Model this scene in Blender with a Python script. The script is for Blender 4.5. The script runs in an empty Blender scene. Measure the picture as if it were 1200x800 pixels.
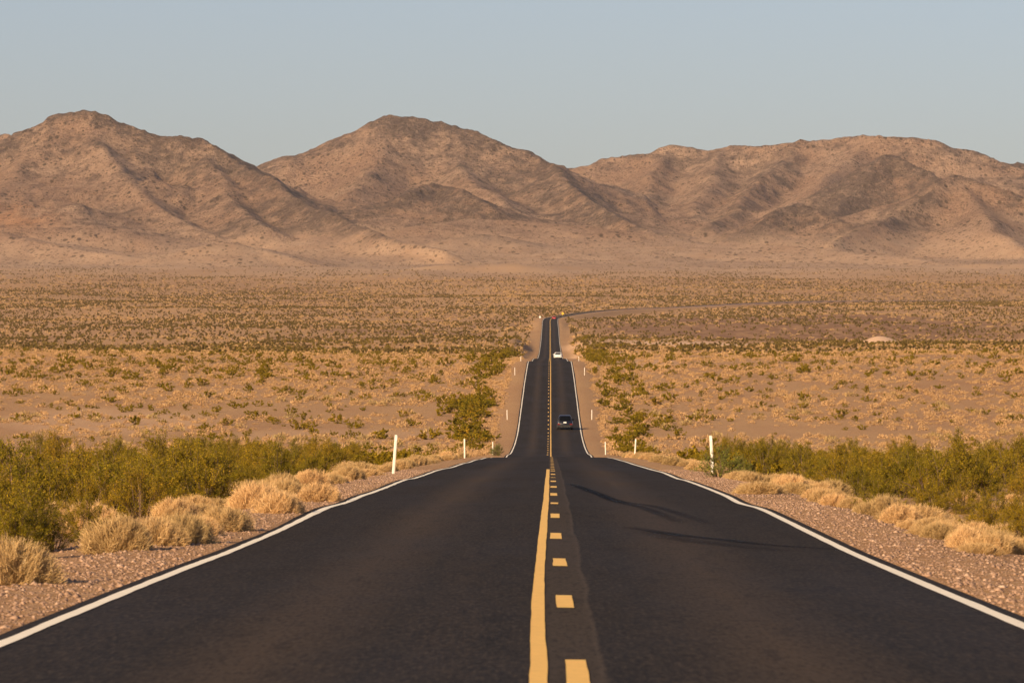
import bpy, math, random
import numpy as np
R = math.radians
C = bpy.context.scene
COL = C.collection

# ------------------------------------------------------------------ camera, world, sun, exposure
FPX = 6100.0                       # focal length in pixels of a 1200 px wide frame (a 183 mm lens)
EYE = 1.475
cam_d = bpy.data.cameras.new('camera'); cam = bpy.data.objects.new('camera', cam_d); COL.objects.link(cam)
cam_d.sensor_width = 36.0; cam_d.lens = FPX / 1200 * 36.0
cam_d.clip_start = 0.5; cam_d.clip_end = 40000
cam.location = (0, 0, EYE); cam.rotation_euler = (R(90) + math.atan(97 / FPX), 0, 0)
cam_d.dof.use_dof = True; cam_d.dof.focus_distance = 300; cam_d.dof.aperture_fstop = 13
C.camera = cam

SUN_EL, SUN_AZ = 22.0, 36.0        # the sun stands behind the camera, to the left
w = bpy.data.worlds.new('World'); C.world = w; w.use_nodes = True
nt = w.node_tree; nt.nodes.clear()
sky = nt.nodes.new('ShaderNodeTexSky'); sky.sky_type = 'NISHITA'; sky.sun_disc = False
sky.sun_elevation = R(SUN_EL); sky.sun_rotation = R(180 + SUN_AZ)
sky.altitude = 600; sky.air_density = 1.0; sky.dust_density = 2.2; sky.ozone_density = 2.6
bg = nt.nodes.new('ShaderNodeBackground'); bg.inputs[1].default_value = 0.098
wo = nt.nodes.new('ShaderNodeOutputWorld')
tint = nt.nodes.new('ShaderNodeMix'); tint.data_type = 'RGBA'; tint.blend_type = 'MULTIPLY'; tint.inputs[0].default_value = 1.0
tint.inputs[7].default_value = (.93, .80, .81, 1)
nt.links.new(sky.outputs[0], tint.inputs[6]); nt.links.new(tint.outputs[2], bg.inputs[0]); nt.links.new(bg.outputs[0], wo.inputs[0])
sd = bpy.data.lights.new('sun', 'SUN'); sd.energy = 5.0; sd.angle = R(0.5); sd.color = (1.0, 0.73, 0.42)
so = bpy.data.objects.new('sun', sd); COL.objects.link(so)
so.rotation_euler = (R(90 - SUN_EL), 0, R(-SUN_AZ))
C.view_settings.view_transform = 'Standard'; C.view_settings.look = 'None'
C.view_settings.gamma = 1.0; C.view_settings.exposure = 0.45; C.view_settings.use_curve_mapping = False
C.cycles.volume_bounces = 0; C.cycles.max_bounces = 5; C.cycles.diffuse_bounces = 2
C.cycles.transparent_max_bounces = 12; C.cycles.caustics_reflective = False

# ------------------------------------------------------------------ numeric helpers
rng = np.random.RandomState(7)
def interp(tab):
    """smooth monotone interpolation through (x, value) pairs"""
    xs = np.array([t[0] for t in tab], float); ys = np.array([t[1] for t in tab], float)
    h = np.diff(xs); dl = np.diff(ys) / h
    m = np.zeros(len(xs)); m[0] = dl[0]; m[-1] = dl[-1]
    for i in range(1, len(xs) - 1):
        if dl[i-1] * dl[i] > 0:
            w1 = 2 * h[i] + h[i-1]; w2 = h[i] + 2 * h[i-1]
            m[i] = (w1 + w2) / (w1 / dl[i-1] + w2 / dl[i])
    def f(x):
        x = np.asarray(x, float); i = np.clip(np.searchsorted(xs, x) - 1, 0, len(h) - 1)
        t = (x - xs[i]) / h[i]; tc = np.clip(t, 0, 1)
        v = ((2*tc**3 - 3*tc**2 + 1) * ys[i] + (tc**3 - 2*tc**2 + tc) * h[i] * m[i]
             + (-2*tc**3 + 3*tc**2) * ys[i+1] + (tc**3 - tc**2) * h[i] * m[i+1])
        return v + np.where(t < 0, t * h[i] * m[0], 0) + np.where(t > 1, (t - 1) * h[i] * m[-1], 0)
    return f
def sstep(a, b, x):
    t = np.clip((x - a) / (b - a), 0, 1); return t * t * (3 - 2 * t)
def _hash(ix, iy, s):
    n = (ix.astype(np.int64) * 374761393 + iy.astype(np.int64) * 668265263 + s * 2147483647) & 0xffffffff
    n = ((n ^ (n >> 13)) * 1274126177) & 0xffffffff
    n = (n ^ (n >> 16)) & 0xffffffff
    return n / 4294967295.0
def vnoise(x, y, s=0):
    ix = np.floor(x); iy = np.floor(y); fx = x - ix; fy = y - iy
    fx = fx**3 * (fx * (fx * 6 - 15) + 10); fy = fy**3 * (fy * (fy * 6 - 15) + 10)
    ix = ix.astype(np.int64); iy = iy.astype(np.int64)
    a = _hash(ix, iy, s); b = _hash(ix + 1, iy, s); c = _hash(ix, iy + 1, s); d = _hash(ix + 1, iy + 1, s)
    return (a * (1 - fx) + b * fx) * (1 - fy) + (c * (1 - fx) + d * fx) * fy * 1.0
def fbm(x, y, o=4, s=0, gain=0.5):
    v = 0; a = 1.0; t = 0
    for k in range(o):
        v = v + a * (vnoise(x, y, s + k * 17) - 0.5); t += a; a *= gain
        x, y = x * 2.03 + 7.1 * k + y * 0.31, y * 2.03 - x * 0.31 + 3.7
    return v / t * 2            # about -1..1
def ridged(x, y, o=4, s=0):
    v = 0; a = 1.0; t = 0
    for k in range(o):
        v = v + a * (1 - np.abs(vnoise(x, y, s + k * 13) * 2 - 1)); t += a; a *= 0.5
        x, y = x * 2.1 + 5.3, y * 2.1 + 1.7
    return v / t                # 0..1

# ------------------------------------------------------------------ the lie of the land
RZ = [(-80, 0), (20, 0), (48, 0), (60, 0), (68, .02), (80, .065), (87, .085), (97, .04), (105, .065), (120, .06), (135, .045),
      (145, -.005), (160, -.01), (177, -.06), (197, -.13), (256, -.29), (303, -.46), (345, -.70), (372, -.98), (405, -1.38),
      (430, -1.42), (459, -1.22), (490, -1.27), (518, -1.06), (545, -.72), (597, .4), (636, 1.95), (711, 5.3), (795, 8.9),
      (909, 12.5), (960, 12.9), (1050, 14.1), (1120, 15.4), (1165, 16.1), (1210, 16.75), (1300, 17.5), (1400, 18.6),
      (1500, 20.4), (1613, 22.5), (1855, 28.4), (2050, 34.1), (2310, 43.9), (2500, 50.4), (2680, 56.0), (2745, 58.3),
      (2850, 62.6), (3000, 67.7), (3150, 72.2), (3500, 84.4), (3800, 92.0), (4100, 100.0)]
road_z = interp(RZ)
PZ = [(-100, -.45), (100, -.42), (200, -.55), (300, -.95), (372, -1.45), (450, -1.9), (518, -1.5), (597, .1), (636, 1.4),
      (711, 4.6), (795, 8.2), (909, 12.1), (1050, 15.1), (1210, 18.1), (1400, 21.6), (1613, 25.4), (1855, 30.4), (2050, 35.2),
      (2310, 43.4), (2680, 55.5), (3000, 67), (3500, 84), (4000, 103), (4500, 124), (5000, 145), (5500, 166), (6000, 188),
      (7000, 228), (8000, 268), (9000, 300), (11000, 330)]
plain_z = interp(PZ)
XC = [(-80, -.72), (0, -.13), (500, 3.57), (1000, 7.27), (1600, 11.75), (2300, 16.9), (2620, 19.4), (2680, 20.4), (2745, 25.2),
      (2850, 39.5), (3000, 62), (3150, 93), (3500, 206), (3800, 374), (4100, 600)]
road_x = interp(XC)

def wx(px, d): return (px - 600.0) / FPX * d
def wz(py, d): return EYE + (497.0 - py) / FPX * d

# mountain ridges, each a polyline of (pixel x, pixel y, distance) read off the photograph and turned into metres
RIDGES = [
 # far left knob
 dict(p=[(-160, 175, 8300), (-60, 150, 8300), (0, 157, 8300), (22, 163, 8200), (60, 190, 8000)], s=.30, dark=.5),
 # left massif crest, falling to its right-hand toe
 dict(p=[(-120, 215, 7300), (0, 176, 7350), (30, 159, 7350), (45, 152, 7350), (50, 144, 7350), (65, 134, 7350), (85, 130, 7350), (110, 130, 7350),
         (125, 135, 7350), (135, 142, 7350), (150, 146, 7350), (165, 154, 7300), (185, 158, 7300), (210, 160, 7250), (230, 162, 7250),
         (250, 173, 7200), (265, 184, 7150), (280, 193, 7100), (290, 199, 7050), (305, 207, 6950), (330, 225, 6800), (360, 241, 6600),
         (400, 258, 6400), (440, 272, 6200), (477, 284, 6050), (530, 293, 5900)], s=.33, dark=.75),
 dict(p=[(95, 135, 7350), (120, 175, 7150), (150, 215, 6900), (190, 245, 6650), (240, 268, 6400)], s=.30, dark=.35),
 dict(p=[(225, 165, 7250), (255, 205, 7000), (265, 228, 6800), (280, 245, 6600), (300, 262, 6400)], s=.30, dark=.5),
 dict(p=[(45, 160, 7350), (20, 190, 7150), (0, 215, 6950), (-40, 235, 6700)], s=.30, dark=.2),
 # low front swells on the left
 dict(p=[(-120, 262, 6250), (0, 272, 6150), (40, 281, 6050), (90, 291, 5950), (150, 300, 5850)], s=.12, dark=.3),
 dict(p=[(215, 304, 5800), (240, 292, 5800), (258, 285, 5800), (275, 283, 5800), (300, 288, 5800), (325, 295, 5750), (350, 304, 5700)], s=.20, dark=.8),
 # centre massif
 dict(p=[(230, 240, 8300), (280, 218, 8300), (305, 204, 8300), (330, 197, 8300), (355, 192, 8300), (380, 186, 8300), (400, 175, 8250), (420, 159, 8200),
         (435, 144, 8200), (450, 138, 8200), (475, 139, 8200), (500, 141, 8200), (515, 143, 8200), (540, 149, 8200), (560, 155, 8150),
         (575, 164, 8100), (600, 173, 8100), (630, 186, 8000), (647, 199, 7900), (665, 217, 7700), (690, 235, 7500), (717, 250, 7300),
         (757, 271, 7000), (800, 285, 6800)], s=.33, dark=.7),
 dict(p=[(450, 145, 8200), (440, 180, 8000), (425, 210, 7700), (405, 235, 7500)], s=.30, dark=.35),
 dict(p=[(520, 150, 8200), (530, 185, 8000), (560, 215, 7700), (600, 240, 7400)], s=.30, dark=.35),
 dict(p=[(460, 236, 7000), (480, 222, 7050), (500, 215, 7100), (520, 216, 7100), (545, 226, 7000), (575, 240, 6900)], s=.26, dark=.9),
 dict(p=[(500, 262, 6600), (545, 256, 6700), (600, 258, 6700), (660, 264, 6700), (720, 270, 6600)], s=.10, dark=.25),
 dict(p=[(548, 283, 6300), (566, 277, 6350), (576, 273, 6350), (590, 277, 6350), (612, 285, 6300)], s=.14, dark=.8),
 dict(p=[(555, 315, 5250), (580, 309, 5250), (605, 309, 5250), (640, 315, 5250)], s=.10, dark=.5),
 # saddle and right massif
 dict(p=[(600, 215, 9000), (645, 200, 8900), (680, 199, 8900), (693, 200, 8900), (699, 191, 8900), (710, 185, 8900), (740, 181, 8900), (770, 179, 8900),
         (780, 173, 8900), (800, 171, 8900), (830, 172, 8900), (845, 173, 8900), (870, 172, 8850), (900, 172, 8800), (928, 169, 8800),
         (936, 165, 8800), (970, 164, 8800), (980, 162, 8800), (1010, 159, 8750), (1030, 158, 8700), (1050, 160, 8700), (1080, 163, 8700),
         (1100, 169, 8700), (1120, 175, 8700), (1150, 182, 8700), (1180, 191, 8650), (1210, 205, 8600), (1300, 240, 8500)], s=.33, dark=.45),
 dict(p=[(1150, 205, 8900), (1186, 193, 8950), (1215, 190, 8950), (1300, 200, 8950)], s=.3, dark=.8),
 dict(p=[(790, 175, 8900), (765, 205, 8600), (752, 235, 8300), (760, 262, 7800)], s=.30, dark=.4),
 dict(p=[(850, 176, 8850), (835, 205, 8500), (815, 232, 8100), (800, 258, 7700)], s=.30, dark=.4),
 dict(p=[(935, 170, 8800), (915, 190, 8600), (880, 215, 8300), (860, 238, 7900), (835, 262, 7500)], s=.30, dark=.6),
 dict(p=[(1015, 165, 8750), (985, 195, 8400), (950, 225, 8000), (915, 240, 7700)], s=.30, dark=.15),
 dict(p=[(975, 255, 7550), (1005, 222, 7750), (1020, 195, 7850), (1033, 183, 7900), (1048, 186, 7900), (1065, 194, 7850), (1085, 203, 7800),
         (1105, 213, 7700)], s=.38, dark=.95),
 dict(p=[(885, 262, 7000), (910, 246, 7100), (935, 240, 7150), (955, 247, 7100), (985, 262, 7000)], s=.26, dark=.85),
 dict(p=[(975, 285, 6500), (1010, 268, 6700), (1050, 250, 6900), (1085, 232, 7000), (1100, 214, 7100), (1122, 205, 7150), (1140, 209, 7150),
         (1165, 216, 7100), (1200, 230, 7050), (1290, 255, 6900)], s=.30, dark=.6),
 dict(p=[(1122, 208, 7150), (1150, 240, 6900), (1170, 265, 6600), (1200, 285, 6300)], s=.26, dark=.2),
 dict(p=[(800, 292, 6350), (880, 288, 6400), (960, 292, 6200), (1050, 300, 5900), (1130, 308, 5600), (1230, 308, 5500), (1320, 300, 5600)], s=.09, dark=.1),
 dict(p=[(1060, 322, 5150), (1085, 318, 5150), (1120, 322, 5100)], s=.10, dark=.4),
]

SPURS = [k for k, rd in enumerate(RIDGES) if rd['s'] > .24 and rd['p'][0][2] - rd['p'][-1][2] >= 450 and len(rd['p']) <= 5 and rd['dark'] < .7]
def mountain(x, d, base):
    """height and rock darkness where the ridges stand above the fans"""
    x0_, d0_ = x, d; wk = sstep(5200, 5800, d)
    x = x0_ + wk * (16 * fbm(x0_/300, d0_/300, 2, 91) + 2.5 * fbm(x0_/60, d0_/60, 2, 93)); d = d0_ + wk * (50 * fbm(x0_/300, d0_/300, 2, 92) + 8 * fbm(x0_/60, d0_/60, 2, 94))
    H = np.full(x.shape, -1e9); acc = np.zeros(x.shape); dk = np.zeros(x.shape); soft = 7.0; hs = []
    wob = 1 + .28 * fbm(x/300, d/300, 3, 40)
    g1 = ridged(x/150 + .35*fbm(x/120, d/160, 2, 5), d/620.0, 4, 60); g2 = ridged((x + .45*d)/120 + .3*fbm(x/90, d/90, 2, 7), (d - .45*x)/560.0, 4, 61)
    g3 = ridged((x - .5*d)/120 + .3*fbm(x/90, d/90, 2, 8), (d + .5*x)/560.0, 4, 62); mixn = vnoise(x/420, d/420, 63)
    gf = ridged(x/46 + .3*fbm(x/40, d/70, 2, 15), d/300.0, 2, 66)
    g = np.where(mixn < .5, g2 + (g1 - g2) * sstep(.2, .5, mixn), g1 + (g3 - g1) * sstep(.5, .8, mixn))
    for k, rd in enumerate(RIDGES):
        P = np.array([(wx(a, c), c, wz(b, c)) for a, b, c in rd['p']]); s = rd['s']; Lc = 520.0 if s > .24 else 260.0
        spur = k in SPURS; rnd = 16.0 if spur else 9.0; drop = 5.0 if spur else 0.0
        hb = np.full(x.shape, -1e9); dist = np.full(x.shape, 1e9)
        for i in range(len(P) - 1):
            ax, ay, az = P[i]; bx, by, bz_ = P[i+1]; ex, ey = bx - ax, by - ay
            t = np.clip(((x - ax) * ex + (d - ay) * ey) / (ex*ex + ey*ey), 0, 1)
            q = np.sqrt((x - ax - t*ex)**2 + (d - ay - t*ey)**2); q = np.sqrt(q*q + rnd*rnd) - rnd; qw = q * wob
            hb = np.maximum(hb, az - drop + t*(bz_ - az) - (s * Lc * (1 - np.exp(-qw / Lc)) + .07 * qw + (8.0 if s > .24 else 1.0) * (1 - np.exp(-q / 9.0)))); dist = np.minimum(dist, q)
        h = hb - sstep(8, 140, dist) * (1 - g) * np.clip((hb - base) * .30, 0, 26)
        h = h - sstep(5, 70, dist) * (1 - gf) * np.clip((hb - base) * .11, 0, 10)
        hs.append((h, rd['dark'], dist)); H = np.maximum(H, h)
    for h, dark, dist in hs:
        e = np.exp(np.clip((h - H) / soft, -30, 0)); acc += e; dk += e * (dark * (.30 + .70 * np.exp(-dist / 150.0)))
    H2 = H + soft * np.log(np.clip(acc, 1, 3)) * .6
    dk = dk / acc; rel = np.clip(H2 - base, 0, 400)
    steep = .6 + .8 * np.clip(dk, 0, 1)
    rough = fbm(x/85, d/110, 4, 3, .6) * (1.4 + .026 * np.clip(rel, 0, 150)) + (ridged(x/24, d/36, 4, 8) - .5) * (.7 + .034 * np.clip(rel, 0, 120)) * steep
    crag = (np.maximum(ridged(x/17, d/24, 3, 9), .45) - .45) * np.clip(rel * .05, 0, 5) * sstep(.30, .6, dk)
    z = H2 + rough + crag
    u = (z - base) / 12.0
    zz = np.where(u > 30, z, base + 12.0 * np.log1p(np.exp(np.clip(u, -30, 30)))) - 12.0*math.log(2)*np.exp(-np.clip(np.abs(u), 0, 30)*.7)
    return np.maximum(zz, base - 1), dk, rel

def ground_z(x, d, with_dark=False):
    x = np.asarray(x, float); d = np.asarray(d, float)
    base = plain_z(d)
    amp = .10 + .00030 * np.clip(d, 0, 3000)
    n = fbm(x / 45, d / 130, 3, 21) * amp + fbm(x / 130, d / 300, 3, 22) * np.clip((d - 300) * .0016, 0, 3.0)
    n = n + .05 * fbm(x / 3.1, d / 3.1, 2, 23)
    # the slight rise on the right beyond the verge, near the camera
    o = np.abs(x - road_x(d)) - 3.95; side = np.sign(x - road_x(d))
    n = n + np.where(side > 0, .32 * np.exp(-((o - 5.0) / 2.0)**2 - ((d - 103) / 17.0)**2), 0)
    # sandy berm and the dark slope right of the road
    n = n + 3.6 * np.exp(-((x - wx(1032, 1900)) / 7.5)**2 - ((d - 1900) / 30.0)**2)
    n = n + 1.2 * np.exp(-((d - 1925) / 40.0)**2) * sstep(740, 800, 600 + x/np.maximum(d,1)*FPX) * (1 - sstep(900, 960, 600 + x/np.maximum(d,1)*FPX))
    z = base + n
    dk = np.zeros(x.shape); rel = np.zeros(x.shape)
    far = d > 4300
    if far.any():
        zz, dd, rr = mountain(x[far], d[far], z[far]); k = sstep(4300, 5000, d[far])
        z[far] = z[far] * (1 - k) + zz * k; dk[far] = dd * k; rel[far] = rr * k
    # the road bench: level under the road, a gravel shoulder, then down or up to the open ground
    rz = road_z(d)
    rz = road_z(d); spread = 1.0 + np.clip(d / 900, 0, 1.2)
    cv = sstep(2720, 2800, d) * np.exp(-(o / 150.0)**2); z = z * (1 - cv) + (np.minimum(rz, base) - 1.6) * cv
    kk = sstep(1.1, 3.0 + 2.6 * spread, o)
    bench = rz - .035 - .05 * sstep(.9, 1.5, o) - .12 * (1 - sstep(-.7, -.05, o)) - .10 * sstep(1.6, 3.2, o)
    on = d < 4150
    z = np.where(on, bench * (1 - kk) + z * kk, z)
    if with_dark: return z, dk, rel
    return z

# ------------------------------------------------------------------ materials
def nodes(name):
    m = bpy.data.materials.new(name); m.use_nodes = True; t = m.node_tree
    b = t.nodes['Principled BSDF']; return m, t, b
def N(t, kind, **kw):
    n = t.nodes.new(kind)
    for k, v in kw.items():
        if k.startswith('i_'): n.inputs[int(k[2:])].default_value = v
        else: setattr(n, k, v)
    return n
def mixc(t, fac, a, b, mode='MIX'):
    n = t.nodes.new('ShaderNodeMix'); n.data_type = 'RGBA'; n.blend_type = mode
    for s, v in ((n.inputs[0], fac), (n.inputs[6], a), (n.inputs[7], b)):
        if hasattr(v, 'is_output'): t.links.new(v, s)
        elif isinstance(v, (int, float)): s.default_value = v
        else: s.default_value = (*v, 1)
    return n.outputs[2]
def ramp(t, v, lo, hi, a=0.0, b=1.0):
    n = t.nodes.new('ShaderNodeMapRange'); n.inputs[1].default_value = lo; n.inputs[2].default_value = hi
    n.inputs[3].default_value = a; n.inputs[4].default_value = b; t.links.new(v, n.inputs[0]); return n.outputs[0]
def mth(t, op, a, b=None):
    n = t.nodes.new('ShaderNodeMath'); n.operation = op
    for s, v in ((n.inputs[0], a), (n.inputs[1], b)):
        if v is None: continue
        if hasattr(v, 'is_output'): t.links.new(v, s)
        else: s.default_value = v
    return n.outputs[0]
def noise(t, vec, scale, detail=3.0, rough=.55, out=0):
    n = t.nodes.new('ShaderNodeTexNoise'); n.inputs['Scale'].default_value = scale
    n.inputs['Detail'].default_value = detail; n.inputs['Roughness'].default_value = rough
    if vec is not None: t.links.new(vec, n.inputs['Vector'])
    return n.outputs[out]
def voro(t, vec, scale, out='Distance', feature='F1'):
    n = t.nodes.new('ShaderNodeTexVoronoi'); n.inputs['Scale'].default_value = scale; n.feature = feature
    t.links.new(vec, n.inputs['Vector']); return n.outputs[out]
def obj_vec(t, scale=(1, 1, 1)):
    c = t.nodes.new('ShaderNodeTexCoord'); mp = t.nodes.new('ShaderNodeMapping'); mp.inputs['Scale'].default_value = scale
    t.links.new(c.outputs['Object'], mp.inputs['Vector']); return mp.outputs[0]
def attr(t, name, out=2):
    a = t.nodes.new('ShaderNodeAttribute'); a.attribute_name = name; return a.outputs[out]
def bump(t, b, h, strength, dist):
    n = t.nodes.new('ShaderNodeBump'); n.inputs['Strength'].default_value = strength; n.inputs['Distance'].default_value = dist
    t.links.new(h, n.inputs['Height']); t.links.new(n.outputs[0], b.inputs['Normal'])

def mat_plain(name, col, rough=.5, metal=0.0, coat=0.0, emit=None):
    m, t, b = nodes(name)
    v = obj_vec(t); f = ramp(t, noise(t, v, 6, 3), .3, .7, .9, 1.08)
    c = mixc(t, 1.0, col, (1, 1, 1), 'MULTIPLY'); n = c.node
    cmb = t.nodes.new('ShaderNodeCombineColor')
    for i in range(3): t.links.new(f, cmb.inputs[i])
    t.links.new(cmb.outputs[0], n.inputs[7]); t.links.new(c, b.inputs['Base Color'])
    b.inputs['Roughness'].default_value = rough; b.inputs['Metallic'].default_value = metal
    b.inputs['Coat Weight'].default_value = coat
    if emit: b.inputs['Emission Color'].default_value = (*emit[0], 1); b.inputs['Emission Strength'].default_value = emit[1]
    return m

def mat_ground():
    m, t, b = nodes('desert_soil')
    v = obj_vec(t)
    big = ramp(t, noise(t, obj_vec(t, (.012, .005, .01)), 1, 4, .6), .35, .65)
    mid = ramp(t, noise(t, obj_vec(t, (.09, .03, .09)), 1, 4, .6), .36, .64)
    fine = ramp(t, noise(t, v, 2.2, 5, .7), .3, .7)
    c = mixc(t, big, (.37, .192, .080), (.46, .262, .112))
    c = mixc(t, ramp(t, mid, 0, 1, 0, .6), c, (.51, .31, .130))
    c = mixc(t, ramp(t, fine, 0, 1, 0, .45), c, (.27, .163, .082))
    vc = voro(t, v, 16, 'Color'); sep = t.nodes.new('ShaderNodeSeparateColor'); t.links.new(vc, sep.inputs[0])
    c = mixc(t, ramp(t, sep.outputs[0], .72, .8, 0, .45), c, (.66, .47, .33))
    c = mixc(t, ramp(t, sep.outputs[1], .78, .86, 0, .55), c, (.19, .105, .07))
    pv = mth(t, 'MULTIPLY', attr(t, 'pavement'), ramp(t, noise(t, obj_vec(t, (.16, .035, .1)), 1, 4, .7), .38, .58, .35, 1.0))
    c = mixc(t, pv, c, mixc(t, ramp(t, fine, 0, 1), (.175, .092, .048), (.27, .15, .082)))
    c = mixc(t, attr(t, 'pale'), c, mixc(t, ramp(t, fine, 0, 1), (.62, .40, .25), (.70, .47, .30)))
    c = mixc(t, attr(t, 'fan'), c, mixc(t, big, (.37, .24, .15), (.45, .30, .19)))
    t.links.new(c, b.inputs['Base Color']); b.inputs['Roughness'].default_value = .95
    b.inputs['Specular IOR Level'].default_value = .1
    bump(t, b, mth(t, 'ADD', mth(t, 'MULTIPLY', sep.outputs[2], .4), noise(t, v, 7, 5, .7)), .7, .05)
    return m

def mat_mountain():
    m, t, b = nodes('desert_rock')
    v = obj_vec(t)
    n1 = noise(t, obj_vec(t, (.006, .003, .008)), 1, 6, .65)
    n2 = noise(t, obj_vec(t, (.028, .016, .03)), 1, 7, .72)
    n3 = noise(t, obj_vec(t, (.10, .05, .11)), 1, 6, .75)
    c = mixc(t, ramp(t, n1, .40, .60), (.46, .285, .185), (.56, .375, .255))
    c = mixc(t, ramp(t, n2, .44, .60, 0, .6), c, (.37, .23, .155))
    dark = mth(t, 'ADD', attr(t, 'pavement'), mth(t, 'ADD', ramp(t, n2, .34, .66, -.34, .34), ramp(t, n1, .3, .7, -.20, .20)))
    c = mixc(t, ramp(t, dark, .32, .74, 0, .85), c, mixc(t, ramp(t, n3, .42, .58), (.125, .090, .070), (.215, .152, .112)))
    c = mixc(t, attr(t, 'pale'), c, (.60, .30, .145))
    c = mixc(t, ramp(t, n3, .55, .66, 0, .5), c, (.58, .39, .27))
    c = mixc(t, ramp(t, n3, .46, .36, 0, .65), c, (.17, .105, .075))
    fan = mixc(t, ramp(t, n2, .4, .6), (.36, .235, .150), (.47, .32, .21))
    c = mixc(t, attr(t, 'fan'), c, fan)
    # boulders and single shrubs as dark specks
    for sc, r0, r1, k, ns_, lo in (((.075, .03, .05), .16, .26, .85, .006, .42), ((.15, .06, .1), .15, .26, .75, .011, .46), ((.26, .085, .2), .16, .27, .8, .02, .38), ((.12, .04, .1), .16, .24, .8, .004, .40)):
        di = voro(t, obj_vec(t, sc), 1.0)
        c = mixc(t, mth(t, 'MULTIPLY', ramp(t, di, r0, r1, k, 0), ramp(t, noise(t, v, ns_, 2), lo, lo + .08)), c, (.115, .075, .042))
    t.links.new(c, b.inputs['Base Color']); b.inputs['Roughness'].default_value = 1.0
    b.inputs['Specular IOR Level'].default_value = .05
    hh = mth(t, 'ADD', noise(t, v, .035, 8, .75), mth(t, 'MULTIPLY', noise(t, v, .14, 6, .75), .45))
    bump(t, b, hh, .9, 15.0); bn = b.inputs['Normal'].links[0].from_node
    t.links.new(ramp(t, attr(t, 'fan'), 0, .8, .95, .4), bn.inputs['Strength'])
    return m

def mat_road():
    m, t, b = nodes('asphalt')
    uv = t.nodes.new('ShaderNodeUVMap'); uv.uv_map = 'lane'
    s = t.nodes.new('ShaderNodeSeparateXYZ'); t.links.new(uv.outputs[0], s.inputs[0])
    v = obj_vec(t)
    streak = noise(t, obj_vec(t, (1.6, .010, 1)), 1, 3, .6)
    blot = noise(t, obj_vec(t, (.35, .035, 1)), 1, 4, .6)
    grain = noise(t, v, 60, 2, .7); g2 = noise(t, v, 14, 4, .75)
    x = s.outputs[0]
    def band(c, wd): return ramp(t, mth(t, 'ABSOLUTE', mth(t, 'SUBTRACT', x, c)), 0, wd, 1, 0)
    lane = mth(t, 'MAXIMUM', band(-1.75, .75), band(1.65, .8))
    f = mth(t, 'MULTIPLY', lane, ramp(t, blot, .3, .7, .35, 1.0))
    c = mixc(t, f, (.0125, .0115, .0105), (.088, .060, .038))
    c = mixc(t, ramp(t, streak, .35, .7, 0, .45), c, (.034, .025, .019))
    far = ramp(t, s.outputs[1], 150, 330, 0, 1); far2 = ramp(t, s.outputs[1], 520, 400, 0, 1)
    c = mixc(t, mth(t, 'MULTIPLY', mth(t, 'MULTIPLY', far, far2), .75), c, (.0105, .0100, .0115))
    # patched seam beside the centre marking
    wob = mth(t, 'ADD', x, ramp(t, noise(t, obj_vec(t, (0, .09, 0)), 1, 3), 0, 1, -.08, .08))
    seam = mth(t, 'MULTIPLY', ramp(t, wob, .05, .09), ramp(t, wob, .40, .43, 1, 0))
    near = ramp(t, s.outputs[1], 230, 330, 1, 0)
    c = mixc(t, mth(t, 'MULTIPLY', mth(t, 'MULTIPLY', seam, near), .9), c, (.058, .043, .029))
    edge = mth(t, 'MULTIPLY', ramp(t, mth(t, 'ABSOLUTE', mth(t, 'SUBTRACT', wob, .43)), .006, .035, 1, 0), near)
    c = mixc(t, mth(t, 'MULTIPLY', edge, .8), c, (.085, .064, .046))
    dk = mth(t, 'MULTIPLY', ramp(t, mth(t, 'ABSOLUTE', mth(t, 'SUBTRACT', wob, .03)), .02, .06, 1, 0), near)
    c = mixc(t, mth(t, 'MULTIPLY', dk, .7), c, (.018, .015, .014))
    # worn speckle of the aggregate
    c = mixc(t, ramp(t, g2, .42, .66, 0, .55), c, (.052, .040, .030)); c = mixc(t, ramp(t, grain, .45, .7, 0, .4), c, (.085, .066, .05))
    g3 = noise(t, obj_vec(t, (26, 2.6, 1)), 1, 3, .75); g4 = noise(t, obj_vec(t, (5, .5, 1)), 1, 4, .7)
    c = mixc(t, ramp(t, g3, .50, .66, 0, .5), c, (.078, .060, .045)); c = mixc(t, ramp(t, g3, .48, .34, 0, .5), c, (.007, .006, .0055))
    c = mixc(t, ramp(t, g4, .52, .70, 0, .30), c, (.060, .045, .033)); c = mixc(t, ramp(t, g4, .46, .32, 0, .35), c, (.008, .007, .0065))
    t.links.new(c, b.inputs['Base Color'])
    t.links.new(ramp(t, blot, .3, .7, .72, .9), b.inputs['Roughness']); b.inputs['Specular IOR Level'].default_value = .05
    bump(t, b, mth(t, 'ADD', grain, g2), .5, .006)
    return m

def mat_paint(name, col, worn):
    m, t, b = nodes(name); v = obj_vec(t)
    c = mixc(t, ramp(t, noise(t, v, 5, 4, .7), .3, .7), col, tuple(k * .86 for k in col))
    c = mixc(t, ramp(t, noise(t, v, 23, 4, .75), .60, .68, 0, worn), c, (.09, .07, .055))
    t.links.new(c, b.inputs['Base Color']); b.inputs['Roughness'].default_value = .7
    b.inputs['Specular IOR Level'].default_value = .25
    return m

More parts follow.
